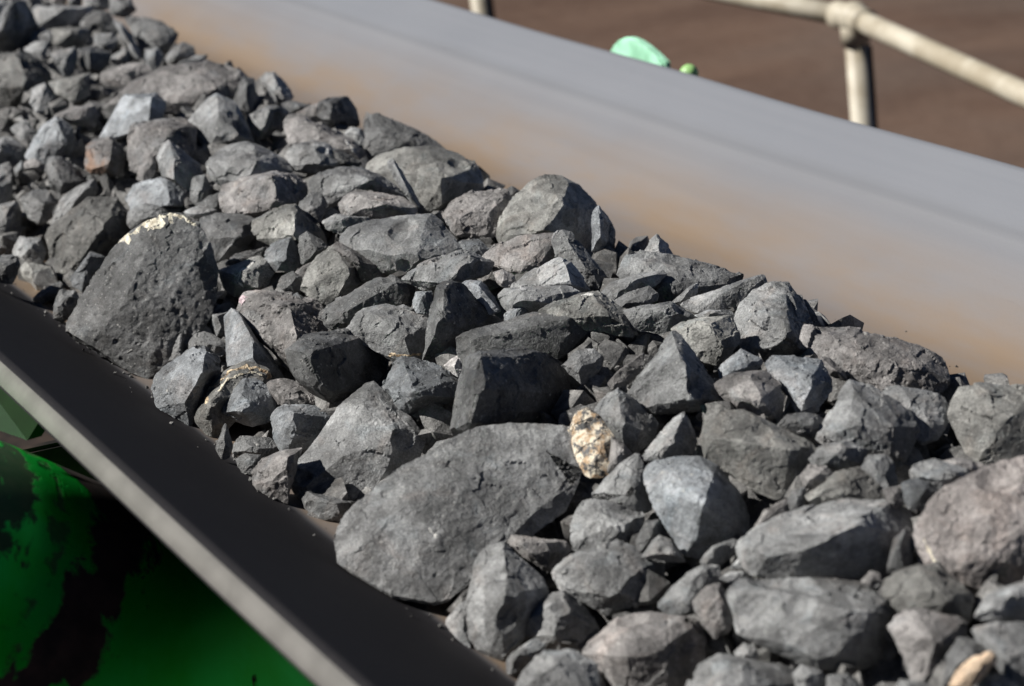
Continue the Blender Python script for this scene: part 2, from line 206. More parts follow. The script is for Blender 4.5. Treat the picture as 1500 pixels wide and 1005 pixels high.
l|1052,848 1075,834 1100,837 1104,851 1080,857||thin brownish chip behind the long smooth foreground slab
p|1068,833 1085,814 1098,821 1094,833||tiny pale chip in the hollow beside the light-topped ribbed rock
m|1022,824 1045,799 1075,789 1091,798 1078,814 1050,827 1037,836||grey stone tucked below the helmet-shaped lump
'''
FOCUS = 1.50; FSTOP = 7.2
SUN_EL, SUN_AZ, SUN_E, SKY, EXPOSURE = 38, 4, 5.0, .05, 0.42
GROUND_Z = -1.1
PILE_H = .115; FINES_D = .037; VOX = .9; ALB = 1.22; GROW = .035
ROLL_Y, ROLL_R = 1.13, .15
BAND0, BAND1 = .032, .082
R = math.radians
sc = bpy.context.scene
COL = sc.collection
# ------------------------------------------------------------------ camera frame
# world X = across the belt, Y = along the belt, Z = normal of the belt's flat middle
FPX = 2800.0
PITCH = math.atan(1008.5 / FPX)
PSI = math.atan2(1893.0, FPX * math.cos(PITCH) + 1008.5 * math.sin(PITCH))
CAM = Vector((0, 0, 0.586))
RT = Vector((math.cos(PSI), -math.sin(PSI), 0))
FH = Vector((math.sin(PSI), math.cos(PSI), 0))
ZZ = Vector((0, 0, 1))
FW = FH * math.cos(PITCH) - ZZ * math.sin(PITCH)
UP = FH * math.sin(PITCH) + ZZ * math.cos(PITCH)

def ray(x, y):
    """direction with unit depth through a point of the photograph (1500 x 1005)"""
    return RT * ((x - 750.0) / FPX) - UP * ((y - 502.5) / FPX) + FW

def at_depth(x, y, dep):
    return CAM + ray(x, y) * dep

def at_z(x, y, z):
    r = ray(x, y)
    return CAM + r * ((z - CAM.z) / r.z)

cam = bpy.data.cameras.new('camera'); camo = bpy.data.objects.new('camera', cam); COL.objects.link(camo)
m = Matrix((RT, UP, -FW)).transposed().to_4x4(); m.translation = CAM
camo.matrix_world = m
cam.sensor_width = 36; cam.lens = FPX / 1500 * 36; cam.clip_start = 0.02; cam.clip_end = 2000
cam.dof.use_dof = True; cam.dof.focus_distance = FOCUS; cam.dof.aperture_fstop = FSTOP
sc.camera = camo

# ------------------------------------------------------------------ light
EL, AZ = R(SUN_EL), R(SUN_AZ)
Lh = RT * math.cos(AZ) + FH * math.sin(AZ)
L = Lh * math.cos(EL) - ZZ * math.sin(EL)
sun = bpy.data.lights.new('sun', 'SUN'); sun.energy = SUN_E; sun.angle = R(0.5); sun.color = (1.0, 0.965, 0.91)
so = bpy.data.objects.new('sun', sun); COL.objects.link(so); so.rotation_euler = L.to_track_quat('-Z', 'Y').to_euler(); so.location = (-3, -1, 4)
w = bpy.data.worlds.new('World'); sc.world = w; w.use_nodes = True
wn = w.node_tree.nodes; sky = wn.new('ShaderNodeTexSky'); sky.sky_type = 'NISHITA'; sky.sun_disc = False
sky.sun_elevation = EL; sky.altitude = 1400; sky.air_density = .3; sky.dust_density = .1; S_ = -L; sky.sun_rotation = math.atan2(S_.x, S_.y)
w.node_tree.links.new(sky.outputs[0], wn['Background'].inputs[0]); wn['Background'].inputs[1].default_value = SKY
sc.view_settings.view_transform = 'Standard'; sc.view_settings.look = 'None'; sc.view_settings.exposure = EXPOSURE
sc.cycles.max_bounces = 4; sc.cycles.diffuse_bounces = 1; sc.cycles.glossy_bounces = 2

# ------------------------------------------------------------------ node helper
class NT:
    def __init__(s, name, rough=.6, spec=.5):
        s.m = bpy.data.materials.new(name); s.m.use_nodes = True
        s.t = s.m.node_tree; s.b = s.t.nodes['Principled BSDF']
        s.b.inputs['Roughness'].default_value = rough; s.b.inputs['Specular IOR Level'].default_value = spec
    def n(s, typ, ins=None, **kw):
        x = s.t.nodes.new('ShaderNode' + typ)
        for k, v in kw.items(): setattr(x, k, v)
        for k, v in (ins or {}).items(): s.put(x.inputs[k], v)
        return x
    def put(s, sock, v):
        if isinstance(v, bpy.types.NodeSocket): s.t.links.new(v, sock)
        else: sock.default_value = v
    def math(s, op, a, b=0.0, c=None):
        x = s.n('Math', {0: a, 1: b}, operation=op)
        if c is not None: s.put(x.inputs[2], c)
        return x.outputs[0]
    def ramp(s, fac, a, b, lo=0.0, hi=1.0):
        x = s.n('MapRange', {0: fac, 1: a, 2: b, 3: lo, 4: hi}, interpolation_type='SMOOTHSTEP'); return x.outputs[0]
    def mix(s, fac, a, b, blend='MIX'):
        x = s.n('Mix', data_type='RGBA', blend_type=blend)
        s.put(x.inputs[0], fac); s.put(x.inputs[6], a); s.put(x.inputs[7], b); return x.outputs[2]
    def noise(s, vec, scale, detail=4, rough=.55, dist=0.0):
        x = s.n('TexNoise', {'Vector': vec, 'Scale': scale, 'Detail': detail, 'Roughness': rough, 'Distortion': dist}); return x.outputs[0]
    def base(s, c): s.put(s.b.inputs['Base Color'], c)
    def bump(s, h, strength=.3, dist=.002, prev=None):
        x = s.n('Bump', {'Height': h, 'Strength': strength, 'Distance': dist})
        if prev is not None: s.put(x.inputs['Normal'], prev)
        s.put(s.b.inputs['Normal'], x.outputs[0]); return x.outputs[0]

def c4(r, g, b): return (r, g, b, 1.0)

# ------------------------------------------------------------------ materials
def rock_material():
    k = NT('ore_stone', .55, .5)
    oi = k.n('ObjectInfo'); tc = k.n('TexCoord')
    off = k.n('VectorMath', {0: (37.0, 17.0, 53.0)}, operation='SCALE'); k.put(off.inputs['Scale'], oi.outputs['Random'])
    vec = k.n('VectorMath', {0: tc.outputs['Object'], 1: off.outputs[0]}, operation='ADD').outputs[0]
    big = k.noise(vec, 22, 5, .55, .6); mid = k.noise(vec, 90, 6, .65); fine = k.noise(vec, 700, 3, .7)
    col = oi.outputs['Color']
    # weathered tone patches: lighter ground faces and darker rough skin
    v1 = k.ramp(big, .32, .68, .68, 1.36)
    v2 = k.ramp(mid, .28, .72, .64, 1.36)
    v3 = k.ramp(fine, .3, .7, .68, 1.32)
    wv = k.n('VectorMath', {0: vec, 1: k.n('VectorMath', {0: k.n('TexNoise', {'Vector': vec, 'Scale': 45.0, 'Detail': 4.0}).outputs[1], 'Scale': .03}, operation='SCALE').outputs[0]}, operation='ADD').outputs[0]
    fc = k.n('TexVoronoi', {'Vector': wv, 'Scale': 26.0}, feature='F1')
    v4 = k.ramp(k.n('SeparateColor', {0: fc.outputs['Color']}).outputs[2], 0, 1, .74, 1.30)
    val = k.math('MULTIPLY', k.math('MULTIPLY', v1, k.math('MULTIPLY', v2, v4)), v3)
    sc_ = k.n('VectorMath', {0: col}, operation='SCALE'); k.put(sc_.inputs['Scale'], val)
    c = sc_.outputs[0]
    ge = k.n('NewGeometry')
    wear = k.math('MULTIPLY', k.ramp(ge.outputs['Pointiness'], .515, .60), k.ramp(mid, .35, .6))
    c = k.mix(k.math('MULTIPLY', wear, .55), c, k.n('VectorMath', {0: c, 1: (1.7, 1.7, 1.68)}, operation='MULTIPLY').outputs[0])
    # reddish-brown iron dust in places
    dust = k.ramp(k.noise(vec, 34, 4, .6, 1.0), .52, .74, 0, .5)
    d2 = k.n('VectorMath', {0: c, 1: (1.12, .98, .90)}, operation='MULTIPLY').outputs[0]
    c = k.mix(dust, c, d2)
    # bluish specular hematite patches
    hem = k.ramp(k.noise(vec, 28, 3, .5, 1.5), .56, .72, 0, .6)
    d3 = k.n('VectorMath', {0: c, 1: (.98, 1.06, 1.11)}, operation='MULTIPLY').outputs[0]
    c = k.mix(hem, c, d3)
    # small white specks: glints of tiny facets put into the colour
    vo = k.n('TexVoronoi', {'Vector': vec, 'Scale': 210.0}, feature='F1')
    pick = k.n('SeparateColor', {0: vo.outputs['Color']})
    g = k.math('MULTIPLY', k.math('GREATER_THAN', pick.outputs[0], .955), k.math('LESS_THAN', vo.outputs['Distance'], .26))
    region = k.ramp(k.noise(vec, 18, 2), .48, .62)
    g = k.math('MULTIPLY', g, region)
    c = k.mix(k.math('MULTIPLY', g, .75), c, c4(.52, .51, .48))
    vo2 = k.n('TexVoronoi', {'Vector': vec, 'Scale': 520.0}, feature='F1')
    pk2 = k.n('SeparateColor', {0: vo2.outputs['Color']})
    g2 = k.math('MULTIPLY', k.math('GREATER_THAN', pk2.outputs[1], .95), k.math('LESS_THAN', vo2.outputs['Distance'], .42))
    c = k.mix(k.math('MULTIPLY', g2, .5), c, c4(.4, .4, .38))
    # object-wise mineral stains, laid on the stone itself
    ar = k.n('Attribute', attribute_type='OBJECT', attribute_name='rust')
    sp = k.n('SeparateXYZ', {0: tc.outputs['Object']})
    rm = k.ramp(k.math('ADD', k.noise(vec, 60, 4), k.math('MULTIPLY', sp.outputs[0], -14.0)), .55, .85)
    c = k.mix(k.math('MULTIPLY', rm, ar.outputs['Fac']), c, c4(.27, .165, .11))
    ag = k.n('Attribute', attribute_type='OBJECT', attribute_name='gold')
    gm = k.ramp(k.noise(vec, 150, 6, .72), .43, .52)
    gcol = k.mix(k.ramp(k.noise(vec, 160, 3), .42, .6), c4(.55, .38, .23), c4(.88, .78, .62))
    c = k.mix(k.math('MULTIPLY', gm, ag.outputs['Fac']), c, gcol)
    av = k.n('Attribute', attribute_type='OBJECT', attribute_name='vein')
    ved = k.n('TexVoronoi', {'Vector': k.n('VectorMath', {0: vec, 1: k.n('VectorMath', {0: k.n('TexNoise', {'Vector': vec, 'Scale': 80.0}).outputs[1]}, operation='SCALE').outputs[0]}, operation='ADD').outputs[0], 'Scale': 42.0}, feature='DISTANCE_TO_EDGE')
    k.t.nodes[-1]
    vm = k.math('MULTIPLY', k.math('LESS_THAN', ved.outputs['Distance'], .05), av.outputs['Fac'])
    c = k.mix(vm, c, c4(.62, .62, .58))
    k.base(c)
    k.put(k.b.inputs['Roughness'], k.math('SUBTRACT', k.ramp(mid, .3, .7, .56, .34), k.math('MULTIPLY', hem, .15)))
    k.b.inputs['Specular IOR Level'].default_value = .5
    n1 = k.bump(k.noise(vec, 230, 10, .74), .85, .0022)
    k.bump(fine, .8, .001, n1)
    return k.m

def simple(name, col, rough=.6, spec=.4, var=.25, scale=30, bump=.2, dist=.002, tint=None, metallic=0):
    k = NT(name, rough, spec); tc = k.n('TexCoord').outputs['Object']
    n = k.noise(tc, scale, 6, .6)
    lo = c4(*[x * (1 - var) for x in col]); hi = c4(*(tint or [min(1, x * (1 + var)) for x in col]))
    k.base(k.mix(k.ramp(n, .35, .65), lo, hi)); k.b.inputs['Metallic'].default_value = metallic
    if bump: k.bump(k.noise(tc, scale * 6, 5), bump, dist)
    return k.m

def belt_material():
    k = NT('belt_rubber', .5, .5)
    tc = k.n('TexCoord').outputs['Object']; sp = k.n('SeparateXYZ', {0: tc})
    mp = k.n('Mapping', {'Vector': tc, 'Scale': (1.0, .10, 1.0)}).outputs[0]
    mp2 = k.n('Mapping', {'Vector': tc, 'Scale': (1.0, .025, 1.0)}).outputs[0]
    st = k.noise(mp, 26, 5, .55); soft = k.noise(tc, 7, 3, .5); long_ = k.noise(mp2, 45, 4, .6)
    x = k.math('ADD', sp.outputs[0], k.math('MULTIPLY', k.math('SUBTRACT', k.math('ADD', soft, st), 1.0), .013))
    # ore dust lies tan in the trough and thins out up the wings
    tan = k.math('MULTIPLY', k.ramp(x, 1.315, 1.19), k.ramp(x, .537, .552))
    tan = k.math('MULTIPLY', tan, k.ramp(k.noise(k.n('Mapping', {'Vector': tc, 'Scale': (1.0, .35, 1.0)}).outputs[0], 9, 5, .6), .30, .62, .42, 1.0))
    grey = k.mix(k.ramp(long_, .35, .65), c4(.168, .177, .198), c4(.178, .186, .207))
    brown = k.mix(k.ramp(st, .3, .7), c4(.200, .146, .100), c4(.216, .160, .112))
    c = k.mix(tan, grey, brown)
    # one worn brownish streak running along the far wing
    d = k.math('ABSOLUTE', k.math('SUBTRACT', x, 1.302))
    c = k.mix(k.math('MULTIPLY', k.ramp(d, .018, .002), .14), c, c4(.155, .145, .135))
    # grazing-light shade of the near wing, put into the rubber colour
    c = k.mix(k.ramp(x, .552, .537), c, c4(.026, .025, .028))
    c = k.mix(k.math('MULTIPLY', k.ramp(k.noise(tc, 900, 2), .58, .75), .25), c, c4(.16, .14, .12))
    # few fine scratches along the belt
    sm = k.n('Mapping', {'Vector': tc, 'Scale': (1.0, .06, 1.0), 'Rotation': (0, 0, .25)}).outputs[0]
    scr = k.ramp(k.noise(sm, 260, 2), .72, .78)
    c = k.mix(k.math('MULTIPLY', scr, .25), c, c4(.1, .09, .09))
    k.base(c)
    k.put(k.b.inputs['Roughness'], k.math('ADD', k.ramp(soft, .2, .8, .46, .54), k.ramp(x, .552, .53, 0, .3)))
    k.put(k.b.inputs['Specular IOR Level'], k.ramp(x, .53, .556, .10, .5))
    k.bump(k.noise(tc, 300, 4), .12, .0008)
    return k.m

M = {'rock': rock_material(), 'belt': belt_material()}
M['belt_edge'] = simple('worn_belt_edge', (.155, .149, .139), .8, .2, .12, 25, .2, .001)
M['crust'] = simple('cream_crust', (.62, .54, .40), .5, .5, .3, 160, .5, .001, (.85, .80, .66))
M['gold'] = simple('ochre_crust', (.46, .30, .17), .5, .5, .5, 170, .5, .001, (.80, .66, .46))
M['white'] = simple('white_mineral', (.62, .61, .58), .4, .6, .2, 200, .4, .001)
M['pinkmin'] = simple('pink_mineral', (.50, .38, .41), .45, .5, .2, 120, .3, .001)
M['fines'] = simple('ore_fines', (.035, .032, .031), .8, .2, .5, 90, 1, .004)
M['steel_dark'] = simple('dark_steel', (.02, .018, .017), .7, .3, .5, 14, .2, .002, (.05, .035, .028))
M['green_dark'] = simple('dull_green_paint', (.011, .028, .009), .5, .4, .3, 9, .1, .001)
M['strut'] = simple('primer_steel', (.42, .34, .27), .6, .4, .25, 20, .2, .002)
M['mint'] = simple('sunlit_green_paint', (.34, .70, .46), .45, .5, .2, 25, .2, .001, (.46, .86, .62))  # same green paint in full sun, its overexposed look put into the colour
M['lime'] = simple('lime_paint', (.34, .60, .22), .45, .5, .2, 25, .2, .001)
M['cream'] = simple('cream_paint', (.42, .365, .27), .5, .4, .2, 9, .08, .001, (.52, .48, .39))

def ground_material():
    k = NT('dirt', .95, .1); tc = k.n('TexCoord').outputs['Object']
    mp = k.n('Mapping', {'Vector': tc, 'Rotation': (0, 0, PSI), 'Scale': (.22, 1.0, 1.0)}).outputs[0]
    a = k.noise(mp, 1.6, 4, .5); b = k.noise(tc, 9, 6, .6); e = k.noise(tc, .5, 3, .5)
    c = k.mix(k.ramp(a, .38, .62), c4(.092, .058, .043), c4(.128, .083, .061))
    c = k.mix(k.math('MULTIPLY', k.ramp(b, .4, .7), .18), c, c4(.17, .12, .092))
    c = k.mix(k.math('MULTIPLY', k.ramp(e, .45, .65), .5), c, c4(.125, .098, .082))
    k.base(c); k.bump(b, .35, .03); return k.m
M['ground'] = ground_material()

def roller_material():
    k = NT('peeling_green_paint', .35, .5); tc = k.n('TexCoord').outputs['Object']; sp = k.n('SeparateXYZ', {0: tc})
    edge = k.math('MULTIPLY', k.math('SUBTRACT', k.noise(k.n('Mapping', {'Vector': tc, 'Scale': (1, .6, .6)}).outputs[0], 32, 6, .65, .5), .5), .085)
    x = k.math('ADD', k.math('ADD', sp.outputs[0], edge), k.math('MULTIPLY', k.math('SUBTRACT', ROLL_R, sp.outputs[2]), .55))
    # band where the paint has worn through to brown steel, and a narrower scuffed ring
    band = k.math('MULTIPLY', k.ramp(x, BAND0, BAND0 + .006), k.ramp(x, BAND1, BAND1 - .006))
    ring = k.math('MULTIPLY', k.ramp(x, -.032, -.028), k.ramp(x, -.008, -.012))
    ring2 = k.math('MULTIPLY', k.math('MULTIPLY', k.ramp(x, .002, .006), k.ramp(x, .020, .014)), k.ramp(k.noise(tc, 26, 4), .46, .52))
    flk = k.ramp(k.noise(k.n('Mapping', {'Vector': tc, 'Scale': (1.6, .5, .5)}).outputs[0], 55, 5, .6), .70, .73)
    bare = k.math('MAXIMUM', k.math('MAXIMUM', band, k.math('MULTIPLY', ring, .9)), k.math('MAXIMUM', flk, k.math('MULTIPLY', ring2, .8)))
    paint = k.mix(k.ramp(k.noise(tc, 14, 4), .35, .65), c4(.004, .66, .035), c4(.012, .80, .10))
    steel = k.mix(k.ramp(k.noise(tc, 60, 5), .3, .7), c4(.012, .009, .008), c4(.05, .03, .024))
    k.base(k.mix(bare, paint, steel))
    k.put(k.b.inputs['Roughness'], k.mix(bare, c4(.42, .42, .42), c4(.75, .75, .75)))
    k.put(k.b.inputs['Metallic'], k.ramp(bare, .4, .6, .6, 0))
    k.bump(bare, .3, -.001); return k.m

# ------------------------------------------------------------------ mesh helpers
def link(name, bm, mat, parent=None, smooth=False, origin=None):
    me = bpy.data.meshes.new(name)
    if origin is not None: bmesh.ops.translate(bm, verts=bm.verts, vec=-Vector(origin))
    bmesh.ops.recalc_face_normals(bm, faces=bm.faces)
    bm.to_mesh(me); bm.free(); me.materials.append(mat)
    if smooth: me.polygons.foreach_set('use_smooth', [True] * len(me.polygons))
    o = bpy.data.objects.new(name, me); COL.objects.link(o)
    if origin is not None: o.location = origin
    if parent is not None:
        o.parent = parent
        if origin is not None: o.location = Vector(origin) - parent.location
        else: o.location = -parent.location
    return o

def tag(o, label=None, cat=None, group=None, kind=None):
    if label: o['label'] = label
    if cat: o['category'] = cat
    if group: o['group'] = group
    if kind: o['kind'] = kind
    return o

def empty(name, loc):
    o = bpy.data.objects.new(name, None); COL.objects.link(o); o.location = loc; o.empty_display_size = .05; return o

def tube(bm, pts, r, seg=24, cap=True):
    pts = [Vector(p) for p in pts]; rings = []
    rr = r if isinstance(r, (list, tuple)) else [r] * len(pts)
    for i, p in enumerate(pts):
        t = (pts[min(i + 1, len(pts) - 1)] - pts[max(i - 1, 0)]).normalized()
        a = t.cross(Vector((.3, .2, 1))).normalized(); b = t.cross(a)
        rings.append([bm.verts.new(p + (a * math.cos(2 * math.pi * j / seg) + b * math.sin(2 * math.pi * j / seg)) * rr[i]) for j in range(seg)])
    for i in range(len(rings) - 1):
        for j in range(seg):
            bm.faces.new((rings[i][j], rings[i][(j + 1) % seg], rings[i + 1][(j + 1) % seg], rings[i + 1][j]))
    if cap: bm.faces.new(rings[0][::-1]); bm.faces.new(rings[-1])

def box(bm, c, ax, ay, az, sx, sy, sz, bev=0.0):
    """box of full sizes sx, sy, sz on the axes ax, ay, az"""
    c = Vector(c); vs = []
    for i in (-1, 1):
        for j in (-1, 1):
            for q in (-1, 1):
                vs.append(bm.verts.new(c + ax * (i * sx / 2) + ay * (j * sy / 2) + az * (q * sz / 2)))
    fs = [bm.faces.new([vs[a] for a in f]) for f in ((0, 1, 3, 2), (4, 6, 7, 5), (0, 4, 5, 1), (2, 3, 7, 6), (0, 2, 6, 4), (1, 5, 7, 3))]
    if bev:
        es = set(e for f in fs for e in f.edges)
        bmesh.ops.bevel(bm, geom=list(es), offset=bev, segments=2, affect='EDGES')

# ------------------------------------------------------------------ ground
bm = bmesh.new(); n = 150
def gco(i):
    t = i / n * 2 - 1; return math.copysign(abs(t) ** 3, t) * 320
gv = []
for i in range(n + 1):
    row = []
    for j in range(n + 1):
        p = Vector((gco(i) + 3, gco(j) + 5, 0)); q = p * .55
        h = noise.fractal(Vector((q.x * .4, q.y * .4, 1.7)), 1, 2, 4) * .10
        row.append(bm.verts.new((p.x, p.y, GROUND_Z + h)))
    gv.append(row)
for i in range(n):
    for j in range(n): bm.faces.new((gv[i][j], gv[i + 1][j], gv[i + 1][j + 1], gv[i][j + 1]))
g = link('ground', bm, M['ground'], smooth=True); tag(g, kind='structure')

# ------------------------------------------------------------------ belt
XL, XB, XC, XR, WZ = .37, .543, 1.19, 1.37, .126
def belt_z(x):
    def sp_(t, k=.012): return k * math.log1p(math.exp(min(60, t / k)))
    s = math.tan(R(35))
    return .728 * sp_(XB - x) + s * sp_(x - XC)
BY0, BY1 = -.9, 7.0
TH = .014
bm = bmesh.new()
prof = []
N = 220
for i in range(N + 1):
    x = XL + (XR - XL) * i / N
    z = belt_z(x)
    e = min(x - XL, XR - x)
    z -= .0045 * max(0, 1 - e / .006) ** 2
    z += .0012 * math.exp(-((x - 1.300) / .0035) ** 2) - .0003 * math.exp(-((x - 1.262) / .012) ** 2)
    prof.append((x, z))
ny = 160
ys = [BY0 + (BY1 - BY0) * i / ny for i in range(ny + 1)]
def wob(x, y):
    t = max(0, (abs(x - .87) - .3) / .2)
    return t * .0035 * noise.noise(Vector((x * 2, y * 2.3, 4)))
top = [[bm.verts.new((x, y, z + wob(x, y))) for x, z in prof] for y in ys]
for j in range(ny):
    for i in range(N): bm.faces.new((top[j][i], top[j][i + 1], top[j + 1][i + 1], top[j + 1][i]))
# underside
def under(x, z):
    dx = .004; sl = (belt_z(x + dx) - belt_z(x - dx)) / (2 * dx); nn = Vector((-sl, 0, 1)).normalized()
    return x - nn.x * TH * -1 * -1, z - nn.z * TH
bot = []
for y in ys:
    row = []
    for x, z in prof:
        dx = .004; sl = (belt_z(x + dx) - belt_z(x - dx)) / (2 * dx); nn = Vector((-sl, 0, 1)).normalized()
        row.append(bm.verts.new((x - nn.x * TH, y, z + wob(x, y) - nn.z * TH)))
    bot.append(row)
for j in range(ny):
    for i in range(N): bm.faces.new((bot[j][i], bot[j + 1][i], bot[j + 1][i + 1], bot[j][i + 1]))
belt = link('conveyor_belt', bm, M['belt'], smooth=True)
tag(belt, 'wide dusty grey troughed rubber conveyor belt carrying the ore', 'conveyor belt')
for side in (0, N):
    bm = bmesh.new(); prev = None
    for j, y in enumerate(ys):
        a = Vector((prof[side][0], y, prof[side][1] + wob(prof[side][0], y)))
        sl = math.tan(R(35)) * (-1 if side == 0 else 1); nn = Vector((-sl, 0, 1)).normalized()
        b = a - nn * (TH - .001) ; outd = Vector((nn.z, 0, -nn.x)) * (-1 if side == 0 else 1)
        q = [bm.verts.new(p) for p in (a + outd * .0 , a + outd * .0022 - nn * .003, b + outd * .0022 + nn * .001, b)]
        if prev:
            for t in range(3): bm.faces.new((prev[t], prev[t + 1], q[t + 1], q[t]))
        prev = q
    link('cut_edge', bm, M['belt_edge'], belt, smooth=True)

# ------------------------------------------------------------------ idler rollers and frame under the belt
wl = Vector((math.cos(R(35)), 0, -math.sin(R(35))))     # down the near wing
nl = Vector((math.sin(R(35)), 0, math.cos(R(35))))
def roller(name, origin, axis, nrm, r, x0, x1, mat, label, shaft=True):
    """roller whose top line lies at origin, axis along `axis`; local X is the axis"""
    y = nrm.cross(axis).normalized()
    mw = Matrix((axis, y, nrm)).transposed().to_4x4(); mw.translation = origin - nrm * r
    root = bpy.data.objects.new(name, None); COL.objects.link(root); root.matrix_world = mw; root.empty_display_size = .05
    tag(root, label, 'roller')
    b = bmesh.new()
    tube(b, [(x0, 0, 0), (x0 + .004, 0, 0), (x1 - .004, 0, 0), (x1, 0, 0)], [r - .004, r, r, r - .004], 96)
    bmesh.ops.recalc_face_normals(b, faces=b.faces)
    me = bpy.data.meshes.new('shell'); b.to_mesh(me); b.free(); me.materials.append(mat)
    for p in me.polygons: p.use_smooth = len(p.vertices) == 4
    o = bpy.data.objects.new('shell', me); COL.objects.link(o); o.parent = root
    if shaft:
        b = bmesh.new(); tube(b, [(x0 - .05, 0, 0), (x1 + .05, 0, 0)], r * .22, 20)
        me = bpy.data.meshes.new('shaft'); b.to_mesh(me); b.free(); me.materials.append(M['steel_dark'])
        o = bpy.data.objects.new('shaft', me); COL.objects.link(o); o.parent = root
    return root
eL = Vector((XL, 0, belt_z(XL)))
roller('idler_roller', eL + Vector((0, ROLL_Y, 0)) - nl * (TH + .022), wl, nl, ROLL_R, -.26, .30, roller_material(),
       'large green idler roller with peeling paint under the near belt edge')
wr = Vector((math.cos(R(35)), 0, math.sin(R(35)))); nr = Vector((-math.sin(R(35)), 0, math.cos(R(35))))
def on_x(x, y, xx):
    r = ray(x, y); return CAM + r * ((xx - CAM.x) / r.x)
bm = bmesh.new(); fr_v, bk_v = [], []
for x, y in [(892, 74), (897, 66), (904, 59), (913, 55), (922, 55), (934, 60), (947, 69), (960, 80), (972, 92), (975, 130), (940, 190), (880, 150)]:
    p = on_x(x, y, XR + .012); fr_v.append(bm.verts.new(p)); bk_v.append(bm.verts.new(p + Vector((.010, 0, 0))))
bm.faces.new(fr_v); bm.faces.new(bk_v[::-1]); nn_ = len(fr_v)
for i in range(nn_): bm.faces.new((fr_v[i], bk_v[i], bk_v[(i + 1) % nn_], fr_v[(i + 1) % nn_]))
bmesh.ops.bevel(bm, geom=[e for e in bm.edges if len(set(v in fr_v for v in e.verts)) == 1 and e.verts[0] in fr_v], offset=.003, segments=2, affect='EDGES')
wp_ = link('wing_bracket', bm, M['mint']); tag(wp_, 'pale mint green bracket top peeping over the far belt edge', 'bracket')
gp2 = at_z(1000, 99, belt_z(XR))
bm = bmesh.new()
kp = Vector((XR + .012, gp2.y, belt_z(XR) - .0085))
box(bm, kp - Vector((0, 0, .06)), Vector((1, 0, 0)), Vector((0, 1, 0)), ZZ, .016, .022, .12, .004)
bmesh.ops.create_uvsphere(bm, u_segments=20, v_segments=12, radius=.0115, matrix=Matrix.Translation(kp))
lug = link('bracket_lug', bm, M['lime'], smooth=True)
tag(lug, 'small yellow-green bracket tip at the far belt edge', 'bracket')

fr = empty('conveyor_support', (.30, 1.0, -.45)); tag(fr, 'green and dark steel conveyor support under the near belt edge', 'conveyor support')
X1, Y1 = Vector((1, 0, 0)), Vector((0, 1, 0))
bm = bmesh.new(); box(bm, (.44, 1.9, -.36), X1, Y1, ZZ, .10, 5.6, .16, .004); link('stringer', bm, M['steel_dark'], fr)
bm = bmesh.new(); box(bm, (1.30, 1.9, -.36), X1, Y1, ZZ, .10, 5.6, .16, .004); link('stringer', bm, M['steel_dark'], fr)
bm = bmesh.new(); box(bm, (.87, 1.9, -.30), X1, Y1, ZZ, .76, 5.6, .006); link('shade_plate', bm, M['steel_dark'], fr)  # added black plate that keeps the space under the belt dark
bm = bmesh.new(); box(bm, (.86, 1.42, -.33), X1, Y1, ZZ, 1.06, .012, .62, .003); link('shade_panel', bm, M['steel_dark'], fr)  # added dark sheet standing in for the shade behind the roller
for yy in (.0, 3.4):
    for xx in (.44, 1.30):
        bm = bmesh.new(); box(bm, (xx, yy, (-.441 + GROUND_Z - .1) / 2), X1, Y1, ZZ, .08, .08, -.441 - GROUND_Z + .1, .004); link('leg', bm, M['steel_dark'], fr)
# bracket plate behind the roller
def plate(name, pix, dep, thick, mat, parent=None):
    pts = [at_depth(x, y, d) for (x, y), d in zip(pix, dep)]
    b = bmesh.new(); nv = (pts[1] - pts[0]).cross(pts[2] - pts[1]).normalized()
    f = [b.verts.new(p) for p in pts]; k = [b.verts.new(p + nv * thick) for p in pts]
    b.faces.new(f); b.faces.new(k[::-1])
    for i in range(len(f)): b.faces.new((f[i], k[i], k[(i + 1) % len(f)], f[(i + 1) % len(f)]))
    return link(name, b, mat, parent)
plate('bracket_plate', [(-90, 470), (66, 604), (40, 645), (-90, 600)], [1.36, 1.30, 1.32, 1.36], .012, M['green_dark'], fr)
plate('strut', [(52, 627), (66, 615), (140, 608), (140, 622)], [1.60, 1.60, 1.7, 1.7], .02, M['strut'], fr)

